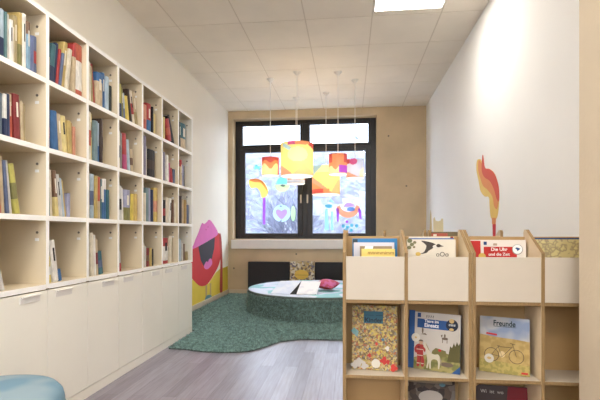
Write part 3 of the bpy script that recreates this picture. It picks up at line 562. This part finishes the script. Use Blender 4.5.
# ================================================================ PENDANT LAMPS
LC = {k: film('shade '+k, c, .22) for k, c in dict(yellow=(248, 232, 150), pale=(250, 240, 184), red=(206, 92, 90), orange=(236, 156, 110), salmon=(228, 166, 142), tan=(228, 204, 150), pink=(206, 96, 146), blue=(170, 208, 226), cream=(246, 230, 196), purple=(176, 84, 208), white=(206, 214, 234)).items()}
LK = list(LC)
def pB(u, v):
    if (u-.03)**2/.36+(v-.6)**2/.05 < 1: return 'pale'
    if v > .90 and -.55 < u < -.12: return 'pink'
    if v > .88+.04*abs(u) and -.12 <= u < .75: return 'orange'
    if u > .62 and v > .80+(1-u)*.3: return 'red'
    if -.85 < u < -.25 and abs(v-(.92-.22*(u+.85)/.6*1.0)) < .06: return 'blue'
    if v < .33*(1-(u+1)/.75): return 'salmon'
    if v < .36-abs(u-.42)*.52: return 'tan'
    return 'yellow'
def pA(u, v):
    if u > .86 and v < .75: return 'red'
    if v > .74-.08*math.cos(u*5): return 'red'
    if v > .48-.16*math.cos(u*4.5): return 'orange'
    return 'pale'
def pD(u, v):
    if v > .62+(u+1)*.5 : return 'blue'
    if v < .16 and u < .25: return 'red' if u < -.2 else 'orange'
    if v < .42-(u+1)*.35: return 'orange'
    if v < .62-(u+1)*.42: return 'salmon'
    if u > .35 and v < (u-.35)*.9+.05 and v < .5: return 'tan'
    return 'yellow' if v < .75 else 'pale'
def pE(u, v):
    if u > .12 and v < .42: return 'purple' if v > .05 else 'cream'
    if abs(u) > .62 and v > .55: return 'red'
    if v < .30+.1*math.sin(u*6): return 'pale'
    return 'orange'
def pF(u, v):
    if (u+.2)**2/.2+(v-.85)**2/.03 < 1: return 'pink'
    if u < -.6 and v > .75: return 'red'
    if v < .35-(u+1)*.25: return 'salmon'
    if u > .5 and v < .6-(1-u)*.6: return 'cream'
    return 'white'
def pC(u, v):
    if v < .28: return 'white'
    if v < .45: return 'orange' if math.sin(u*7) > -.2 else 'cream'
    if v < .62: return 'salmon' if u < 0 else 'tan'
    return 'cream'
def lamp(x, y, z0, z1, rad, pat, label):
    e = tag(empty('pendant_lamp', (x, y, HC)), label, 'pendant lamp', 'pendant lamps with printed drum shades')
    MB().lathe([(.001, -.045), (.012, -.045), (.045, -.008), (.05, 0)], 24).build('ceiling_rose', M['cord'], e, smooth=True)
    MB().tube([(0, 0, -.04), (0, 0, z1-.03-HC)], .0045, 8).build('cord', M['cord'], e)
    na, nv = 132, 36; vs = []; fs = []; mi = []
    a0 = math.atan2(-y, -x)       # the print's front faces into the room
    for j in range(nv+1):
        for i in range(na): a = 2*math.pi*i/na; vs.append((rad*math.cos(a), rad*math.sin(a), z0-HC+(z1-z0)*j/nv))
    for j in range(nv):
        for i in range(na):
            k = (i+1) % na; fs.append((j*na+i, j*na+k, (j+1)*na+k, (j+1)*na+i))
            a = 2*math.pi*(i+.5)/na-a0; u = math.sin(a); u = u if math.cos(a) > 0 else -u
            mi.append(LK.index(pat(u, (j+.5)/nv)))
    b = MB(); b.v = vs; b.f = fs; b.mi = mi
    s = b.build('lamp_shade', list(LC.values()), e, smooth=True)
    MB().lathe([(rad-.003, z0-HC+.001), (rad+.002, z0-HC+.001), (rad+.002, z0-HC+.008), (rad-.003, z0-HC+.008)], 48, cap=False).build('shade_ring', M['cord'], s)
    MB().lathe([(.0001, z0-HC-.004), (rad*.96, z0-HC-.004), (rad*.96, z0-HC+.004), (.0001, z0-HC+.004)], 48, cap=False).build('diffuser', DIFF, e)
    MB().lathe([(.002, z1-.05-HC), (.02, z1-.06-HC), (.02, z1-.10-HC), (.002, z1-.11-HC)], 16).build('socket', M['cord'], e)
    l = bpy.data.lights.new('bulb', 'POINT'); l.energy = LAMP_WATTS*(rad/.2)**2; l.shadow_soft_size = .035; l.color = (1, .93, .82)
    lo = bpy.data.objects.new('bulb', l); COL.objects.link(lo); lo.parent = e; lo.location = (0, 0, (z0+z1)/2-HC)
DIFF = emis('lamp diffuser', (255, 248, 238), .7)
lamp(-1.026, 5.716, 1.752, 1.985, .112, pA, 'small red and yellow drum pendant lamp, leftmost of the cluster')
lamp(-.65, 5.504, 1.712, 2.118, .203, pB, 'largest yellow drum pendant lamp, in front of the window mullion')
lamp(-.79, 6.55, 1.735, 1.93, .132, pC, 'small cream and orange pendant lamp hanging lowest behind the largest yellow one')
lamp(-.333, 6.375, 1.555, 1.955, .200, pD, 'wide yellow pendant lamp with red corner, in front of the right pane')
lamp(-.141, 5.563, 1.735, 1.985, .113, pE, 'small orange pendant lamp with purple square, over the wide yellow one')
lamp(.074, 5.876, 1.725, 1.965, .114, pF, 'small white and pink drum pendant lamp, rightmost of the cluster')

# ================================================================ BOOK BROWSERS
YT = 2.0
prof = [(0, .03), (0, .915), (.155, 1.008), (.172, 1.018), (.188, 1.018), (.198, 1.005), (.198, .03)]
def browser(name, xs, y, label, flip=1, books=True):
    """xs: left faces of the upright panels (15 mm thick)"""
    e = empty(name, (xs[0], y, 0)); tag(e, label, 'book browser', 'plywood book browsers'); X0 = xs[0]; t = .0145
    fy = (lambda v: v) if flip == 1 else (lambda v: -v)
    def bx(nm, a, b_, m, par=e):
        (x0, y0, z0), (x1, y1, z1) = a, b_; y0, y1 = sorted((fy(y0), fy(y1)))
        return MB().box((x0-X0, y0, z0), (x1-X0, y1, z1)).build(nm, m, par, bevel=.0012)
    for i, x in enumerate(xs):
        p = MB(); n = len(prof)
        p.prism(prof, lambda u, v, q: (q, fy(u), v), x-X0, x-X0+t, 0)
        for k in range(2, 2+n): p.mi[k] = 1
        p.build('side_panel' if i in (0, len(xs)-1) else 'divider', [M['ply'], M['edge']], e)
    for a, b_ in zip(xs[:-1], xs[1:]):
        x0, x1 = a+t+.0003, b_-.0003
        bx('bin_front', (x0, .002, .704), (x1, .014, .897), M['front'])
        bx('back_panel', (x0, .180, .03), (x1, .188, .985), M['ply_shaded'])
        bx('bin_floor', (x0, .003, .688), (x1, .18, .7035), M['edge'])
        for z in (.352, .03): 
            s = bx('shelf_board', (x0, .003, z), (x1, .18, z+.0145), M['front'])
            bx('shelf_edge', (x0, .0005, z), (x1, .003, z+.0145), M['edge'], s)
    for x in (xs[0]+.05, xs[-1]-.05):
        for yy in (.04, .16):
            w = MB().prism(ell(fy(yy), .015, .0145, .0145, 16), lambda u, v, q: (q, u, v), x-X0-.008, x-X0+.008); w.build('caster', M['black_pad'], e)
    return e
browser('book_browser', [-.0295, .243, .5165], YT, 'plywood book browser holding the yellow book and the bird book in its bins')
browser('book_browser', [.5325, .817, 1.0915], YT, 'plywood book browser beside the beige column, with the red and white book')
browser('book_browser', [-.02, .187, .405], 2.68, 'plywood book browser turned away, standing behind the one with the bird book', -1)
browser('book_browser', [.43, .615, .805], 2.68, 'plywood book browser turned away, standing behind the one beside the column', -1)

def cover_book(name, label, w, h, th, loc, yaw, tilt, front_m, spine_m=None, side='left', group='picture books in the browsers'):
    """front cover faces -y, origin at the lower middle of its back"""
    e = tag(empty(name, loc), label, 'book', group); e.rotation_euler = (tilt, 0, yaw)
    o = MB().box((-w/2, -th, 0), (w/2, -th+.002, h)).build('front_cover', front_m, e)
    MB().box((-w/2, -.002, 0), (w/2, 0, h)).build('back_cover', spine_m or front_m, e)
    MB().box((-w/2, -th+.002, 0), (-w/2+.003, -.002, h)).build('spine', spine_m or front_m, e)
    MB().box((-w/2+.003, -th+.002, .003), (w/2-.004, -.002, h-.003)).build('pages', M['paper'], e)
    return e, o
def art(par, nm, pts, m, y, lift=.0006, sm=0):
    pts = smooth_outline(pts, sm) if sm else pts
    return MB().prism(pts, lambda u, v, t: (u, t, v), -y-lift, -y-lift+.0005).build(nm, m, par)
def rect(x0, z0, x1, z1, sh=0): return [(x0, z0), (x1, z0+sh), (x1, z1+sh), (x0, z1)]
SF = .3668
# children search-and-find book
th = .012
e, fc = cover_book('picture_book', 'crowded yellow-brown search-and-find picture book with blue title box', .209, .296, th, (.115, 2.086, SF), R(-6), R(-9),
    patch('crowded picture print', [(176, 150, 96), (192, 168, 78), (140, 114, 76), (176, 160, 126), (112, 98, 76), (190, 168, 96), (156, 138, 74), (160, 98, 66), (124, 124, 116), (180, 154, 100), (104, 88, 66)], 125))
art(fc, 'title_box', rect(-.050, .212, .040, .268), C_('petrol ink', (52, 96, 112)), th)
text_mesh('lettering', 'Kinder', .030, M['ink'], fc, (-.004, -th-.0009, .226), (R(90), 0, 0), bold=.0006)
text_mesh('lettering', '~~~~  ~~~', .018, M['ink'], fc, (-.004, -th-.0009, .250), (R(90), 0, 0))
art(fc, 'white_badge', ell(.008, .030, .020, .020), C_('badge white', (206, 200, 186)), th, .001)
for x, z, r_, c in ((.045, .045, .016, (186, 56, 52)), (.062, .04, .010, (186, 56, 52)), (.088, .014, .016, (196, 60, 52)), (-.022, .065, .009, (176, 60, 56)), (.010, .118, .007, (200, 70, 60)), (-.085, .165, .014, (120, 156, 160)), (-.095, .175, .012, (104, 150, 150)), (-.07, .032, .018, (182, 176, 168)), (-.09, .020, .016, (186, 180, 172)), (-.045, .018, .016, (180, 174, 168)), (.06, .10, .010, (206, 198, 190)), (.04, .14, .006, (60, 110, 150)), (-.02, .095, .006, (60, 100, 140))):
    art(fc, 'printed_figure', [(x+r_*math.cos(a)*(1+.35*math.sin(3*a+x*90)), z+r_*math.sin(a)*(1+.3*math.cos(4*a))) for a in [2*math.pi*k/14 for k in range(14)]], C_('ink %d %d %d' % c, c), th)
# animals at work book
th = .014
e, fc = cover_book('picture_book', 'white picture book with blue spine and banner, horse and rider on grass', .234, .262, th, (.388, 2.108, SF), R(-23), R(-7), mat('grey white cover', (186, 178, 168), .45, .03, 20), C_('navy spine', (36, 66, 116)))
NB = C_('cover blue', (40, 78, 130))
art(fc, 'blue_strip', rect(-.118, 0, -.090, .268), NB, th)
art(fc, 'banner', rect(-.078, .190, .065, .232, -.002), NB, th)
text_mesh('lettering', 'Tiere im', .019, M['white'], fc, (-.012, -th-.0009, .222), (R(90), 0, R(0)), bold=.0003)
text_mesh('lettering', 'Einsatz', .024, M['white'], fc, (-.012, -th-.0009, .203), (R(90), 0, 0), bold=.0005)
text_mesh('lettering', '? ? ? ?', .016, M['ink'], fc, (-.02, -th-.0007, .243), (R(90), 0, 0), bold=.0005)
art(fc, 'blue_square', rect(-.078, .238, -.062, .258), C_('navy spine', (36, 66, 116)), th)
bd = art(fc, 'round_badge', ell(.080, .213, .027, .027), C_('black blue', (28, 34, 52)), th, .0012)
art(bd, 'badge_spot', ell(.078, .232, .011, .010), C_('badge tan', (196, 166, 110)), th, .0018); art(bd, 'badge_spot', ell(.078, .194, .010, .006), C_('badge tan', (196, 166, 110)), th, .0018)
text_mesh('lettering', '≡≡≡', .018, M['white'], bd, (.080, -th-.0016, .213), (R(90), 0, 0))
art(fc, 'white_badge', ell(-.083, .142, .020, .020), C_('badge white', (206, 200, 186)), th, .0012); art(fc, 'badge_spot', ell(-.083, .142, .005, .005), C_('badge tan', (196, 166, 110)), th, .0018)
art(fc, 'meadow', [(-.090, 0), (.118, 0), (.118, .075), (.09, .098), (.07, .082), (.04, .09), (.01, .075), (-.03, .07), (-.060, .06), (-.090, .05)], blob_mat('printed meadow', (104, 104, 50), (150, 138, 82), 40, .4, .6), th)
art(fc, 'printed_tree', [(.062, .05), (.118, .05), (.118, .140), (.110, .126), (.103, .142), (.096, .120), (.090, .136), (.082, .112), (.074, .120), (.068, .085)], C_('dark tree ink', (84, 78, 40)), th, .001)
art(fc, 'printed_tree', [(-.01, .07), (.06, .068), (.055, .095), (.03, .10), (.01, .104), (-.005, .09)], C_('olive tree ink', (112, 104, 60)), th, .001)
art(fc, 'red_roof', ell(.028, .095, .007, .006), C_('red print', (190, 50, 46)), th, .0016)
RI = C_('rider red', (158, 52, 50)); RS = C_('rider shade', (112, 36, 38)); RW = C_('rider reflective', (196, 180, 160))
art(fc, 'printed_rider', [(-.078, .110), (-.062, .116), (-.046, .110), (-.036, .092), (-.040, .078), (-.046, .088), (-.046, .062), (-.040, .036), (-.044, .014), (-.054, .014), (-.058, .046), (-.064, .014), (-.076, .014), (-.074, .044), (-.076, .070), (-.084, .074), (-.088, .092)], RI, th, .0016, sm=3)
for p in (rect(-.074, .060, -.048, .064), rect(-.075, .024, -.062, .028), rect(-.055, .024, -.043, .028), rect(-.078, .088, -.046, .091)): art(fc, 'printed_stripe', p, RW, th, .0024)
for p in (rect(-.060, .030, -.057, .060), ell(-.068, .100, .006, .004, 10)): art(fc, 'printed_fold', p, RS, th, .0024)
art(fc, 'printed_head', ell(-.058, .122, .009, .010, 14), C_('skin print', (186, 148, 120)), th, .0022); art(fc, 'printed_helmet', ell(-.058, .127, .011, .008, 12, 0, 180.1), C_('brown print', (104, 88, 74)), th, .0028)
HI = C_('horse print', (198, 188, 166))
art(fc, 'printed_horse', [(-.046, .108), (-.040, .124), (-.030, .118), (-.020, .098), (-.012, .080), (.006, .074), (.022, .076), (.030, .062), (.031, .040), (.028, .014), (.023, .014), (.022, .040), (.014, .052), (-.004, .050), (-.010, .036), (-.010, .010), (-.016, .010), (-.018, .036), (-.024, .010), (-.030, .012), (-.026, .040), (-.030, .066), (-.034, .090), (-.042, .100)], HI, th, .0030, sm=3)
art(fc, 'printed_mane', [(-.036, .122), (-.028, .112), (-.016, .088), (-.022, .092), (-.032, .110)], C_('mane print', (150, 136, 112)), th, .0038)
art(fc, 'printed_tail', [(.028, .070), (.038, .050), (.036, .026), (.031, .045)], C_('mane print', (150, 136, 112)), th, .0038)
BI = C_('brown print', (104, 88, 74))
for p in (ell(.050, .150, .014, .006), rect(.038, .130, .041, .150), rect(.058, .130, .061, .150), ell(.049, .163, .004, .008), [(.036, .152), (.040, .168), (.031, .164)], ell(-.052, .178, .004, .014), [(-.062, .16), (-.03, .158), (-.04, .166)]): art(fc, 'printed_figure', p, BI, th, .0008)
art(fc, 'printed_log', ell(.060, .035, .030, .010), BI, th, .0012)
art(fc, 'blue_corner', [(.082, 0), (.118, 0), (.118, .034)], NB, th, .0012)
# bicycle book
th = .014
e, fc = cover_book('picture_book', 'picture book with a bicycle on yellow ground under a pale blue sky', .206, .250, th, (.697, 2.098, SF), R(-21), R(-7), blob_mat('painted sky', (176, 174, 172), (128, 142, 166), 12, .48, .62))
art(fc, 'yellow_field', [(-.104, 0), (.104, 0), (.104, .150), (.05, .156), (-.03, .160), (-.104, .168)], blob_mat('painted yellow field', (184, 156, 94), (166, 138, 76), 45, .4, .6), th)
art(fc, 'grass', [(-.104, 0), (.104, 0), (.104, .045), (-.02, .052), (-.104, .058)], blob_mat('painted grass', (176, 156, 86), (150, 138, 70), 60, .45, .55), th, .001)
text_mesh('lettering', 'Freunde', .034, C_('dark green ink', (44, 60, 62)), fc, (0, -th-.0009, .222), (R(90), 0, 0), bold=.0008, sx=.82)
art(fc, 'subtitle_line', rect(-.045, .207, .05, .209), C_('dark green ink', (44, 60, 62)), th)
BK = C_('bicycle ink', (78, 66, 50))
def ring(cx, cz, r0, r1, n=30):
    b = MB(); vs = []; fs = []
    for i in range(n):
        a = 2*math.pi*i/n; vs += [(cx+r0*math.cos(a), -th-.0018, cz+r0*math.sin(a)), (cx+r1*math.cos(a), -th-.0018, cz+r1*math.sin(a))]
    for i in range(n): j = (i+1) % n; fs.append((2*i, 2*i+1, 2*j+1, 2*j))
    return b.add(vs, fs)
def line(p, q, r=.0010): return MB().tube([(p[0], -th-.002, p[1]), (q[0], -th-.002, q[1])], r, 6)
for cx in (-.052, .050): ring(cx, .080, .0285, .031).build('printed_wheel', BK, fc, fix=False)
for p, q in (((-.052, .08), (-.025, .118)), ((-.025, .118), (.032, .118)), ((-.025, .118), (-.008, .075)), ((-.008, .075), (.034, .122)), ((-.052, .08), (-.008, .075)), ((.050, .08), (.034, .135)), ((.024, .137), (.046, .133)), ((-.03, .122), (-.018, .122))): line(p, q).build('printed_frame', BK, fc)
art(fc, 'white_badge', ell(-.062, .062, .020, .020), C_('badge white', (206, 200, 186)), th, .0026); art(fc, 'badge_spot', ell(-.062, .063, .009, .006), C_('badge tan', (196, 166, 110)), th, .0032)
art(fc, 'cream_bundle', ell(-.008, .085, .012, .014), C_('cream print', (214, 190, 140)), th, .0026)
art(fc, 'red_signature', rect(-.075, .170, -.030, .178, -.004), C_('red print', (190, 50, 46)), th, .001)
art(fc, 'red_mark', rect(.070, .008, .096, .016), C_('red print', (190, 50, 46)), th, .0016)
# lower row
SF2 = .0449
th = .012
e, fc = cover_book('picture_book', 'dark brown picture book with a pale oval label, lowest row of the browser', .225, .272, th, (.380, 2.125, SF2), R(-2), R(-10), patch('dark brown print', [(58, 44, 36), (86, 70, 58), (110, 96, 84), (48, 38, 36), (74, 62, 54), (120, 110, 100)], 40))
art(fc, 'pale_oval', ell(.0, .185, .055, .030), C_('pale oval ink', (190, 180, 168)), th); art(fc, 'teal_mark', ell(.055, .243, .014, .010), C_('dim teal ink', (92, 130, 140)), th)
art(fc, 'pale_band', rect(-.10, .250, .10, .262, -.006), C_('dull cream ink', (142, 126, 104)), th)
th = .014
e, fc = cover_book('picture_book', 'dark brown and red picture book lying back in lowest row near column', .225, .245, th, (.700, 2.13, SF2), R(-8), R(-12), mat('dark brown cover', (58, 38, 30), .5, .1), C_('deep red', (120, 30, 36)))
art(fc, 'red_panel', [(.015, .1), (.112, .1), (.112, .243), (.03, .243)], C_('deep red', (120, 30, 36)), th)
text_mesh('lettering', 'Wi  ist  wo', .022, C_('pale oval ink', (190, 180, 168)), fc, (-.04, -th-.0009, .215), (R(90), 0, 0))

# books standing in the bins
BF = .7042
G = 'picture books in the browser bins'
TL = R(-4)
e, fc = cover_book('picture_book', 'tall blue picture book at the back of leftmost bin', .214, .272, .01, (.122, 2.164, BF), 0, TL, C_('bin blue', (60, 128, 180)), group=G)
art(fc, 'dark_label', rect(-.105, .245, -.082, .268), C_('dark label', (50, 66, 76)), .01)
e, fc = cover_book('picture_book', 'pale grey picture book in front of the tall blue one', .192, .253, .009, (.117, 2.140, BF), 0, TL, mat('grey lilac cover', (212, 210, 216), .5, .02), group=G)
e, fc = cover_book('picture_book', 'white picture book with brown edge behind the yellow one', .150, .236, .009, (.125, 2.116, BF), 0, TL, mat('brown grey cover', (150, 128, 98), .5, .2, 12), group=G)
art(fc, 'white_patch', [(-.06, .20), (-.02, .20), (-.012, .236), (-.05, .236)], M['white'], .009); 
e, fc = cover_book('picture_book', 'yellow picture book at the front of leftmost bin', .154, .224, .009, (.134, 2.092, BF), 0, TL, mat('yellow cover', (236, 206, 112), .5, .03), group=G)
text_mesh('lettering', 'mnnmmimm', .024, C_('brown ink', (150, 110, 60)), fc, (.012, -.0098, .206), (R(90), 0, 0), bold=.0003)
e, fc = cover_book('picture_book', 'white picture book with blue edge behind the bird book', .208, .281, .010, (.388, 2.160, BF), 0, TL, mat('ivory cover', (222, 214, 198), .5, .02), group=G)
art(fc, 'blue_edge', rect(-.104, .268, .104, .274), C_('edge blue', (84, 106, 160)), .010)
art(fc, 'dark_mark', rect(.088, .274, .102, .281), C_('dark red print', (130, 50, 40)), .010)
th = .010
e, fc = cover_book('picture_book', 'cream picture book with a black and white bird in flight', .222, .268, th, (.380, 2.120, BF), 0, TL, mat('cream bird cover', (216, 206, 188), .5, .02), group=G)
BD = C_('bird ink', (70, 62, 56))
art(fc, 'bird_wing', [(-.045, .262), (-.015, .258), (.012, .250), (.022, .240), (.006, .226), (-.012, .215), (-.022, .205), (-.060, .197), (-.035, .208), (-.026, .222), (-.022, .238), (-.032, .25)], BD, th, sm=3)
art(fc, 'bird_breast', ell(.020, .234, .013, .009), C_('bird white', (214, 206, 194)), th, .0012)
art(fc, 'bird_head', ell(.033, .239, .010, .008), BD, th, .0016); art(fc, 'bird_beak', [(.042, .242), (.058, .236), (.042, .234)], BD, th, .0016)
for x, z, r_ in ((-.098, .262, .012), (-.088, .244, .010), (-.100, .230, .010), (-.075, .254, .008), (-.078, .232, .006)): art(fc, 'printed_flower', ell(x, z, r_, r_*.9, 8), C_('flower brown %d' % (r_*1000), (150-int(r_*3000), 118, 84)), th)
art(fc, 'gold_shape', ell(-.060, .200, .012, .009), C_('gold print', (210, 176, 90)), th, .0018)
text_mesh('lettering', 'oOo', .030, C_('bird ink', (70, 62, 56)), fc, (.050, -th-.0008, .198), (R(90), 0, 0))
th = .012
e, fc = cover_book('picture_book', 'white picture book with red banner and round badge, third bin', .262, .266, th, (.676, 2.136, BF), 0, TL, mat('white clock cover', (226, 216, 204), .5, .02), C_('banner red', (186, 44, 38)), group=G)
BR = C_('banner red', (186, 44, 38))
art(fc, 'red_side', rect(-.131, 0, -.070, .262), BR, th)
art(fc, 'banner', rect(-.056, .185, .090, .234), BR, th)
text_mesh('lettering', 'Die Uhr', .022, M['white'], fc, (.012, -th-.0010, .222), (R(90), 0, 0), bold=.0004)
text_mesh('lettering', 'und die Zeit', .019, M['white'], fc, (.012, -th-.0010, .199), (R(90), 0, 0), bold=.0003)
text_mesh('lettering', '????', .013, C_('brown ink', (150, 110, 60)), fc, (-.005, -th-.0010, .244), (R(90), 0, 0), bold=.0006)
art(fc, 'blue_square', rect(-.056, .243, -.042, .258), C_('navy spine', (36, 66, 116)), th, .001)
bd = art(fc, 'round_badge', ell(.093, .222, .024, .024), C_('badge rim', (150, 146, 138)), th, .0012); art(bd, 'badge_face', ell(.093, .223, .021, .021), M['white'], th, .0018)
art(bd, 'blue_bird', [(.082, .228), (.090, .232), (.106, .226), (.100, .220), (.092, .214), (.090, .222)], C_('cover blue', (40, 78, 130)), th, .0024)
art(fc, 'gold_badge', ell(-.064, .190, .016, .015), C_('gold print', (210, 176, 90)), th, .0016)
th = .010
e, fc = cover_book('picture_book', 'yellow marbled picture book with dark top edge, bin by the column', .240, .276, th, (.962, 2.150, BF), 0, TL, blob_mat('marbled yellow cover', (206, 190, 134), (160, 140, 106), 38, .42, .50, .6, (214, 200, 140)), group=G)
art(fc, 'dark_edge', rect(-.120, .269, .120, .276), C_('navy spine', (36, 66, 116)), th)
e, fc = cover_book('picture_book', 'red and olive picture book in the browser standing behind', .160, .305, .012, (.525, 2.560, BF), 0, 0, mat('olive cover', (120, 106, 78), .6, .1), group=G)
art(fc, 'red_print', rect(-.078, .2, .02, .297), C_('coral print', (186, 96, 80)), .012); art(fc, 'pale_print', rect(-.058, .2, -.04, .292), M['paper'], .012, .001)

# ================================================================ POUF
pf = tag(empty('pouf', (-1.295, 1.44, 0)), 'round pale blue pouf in front of the cupboard doors', 'pouf')
MB().lathe([(.10, .012), (.235, .012), (.255, .03), (.262, .20), (.260, .38), (.254, .405), (.238, .424), (.20, .432), (.08, .435), (.0001, .436)], 72, cap=False).build('pouf_cover', M['pouf'], pf, smooth=True)
MB().tube([(.2615*math.cos(2*math.pi*i/64), .2615*math.sin(2*math.pi*i/64), .355) for i in range(65)], .003, 8).build('piping', M['pouf'], pf, smooth=True)
MB().lathe([(.0001, 0), (.22, 0), (.22, .013), (.0001, .013)], 40, cap=False).build('base', M['black_pad'], pf)
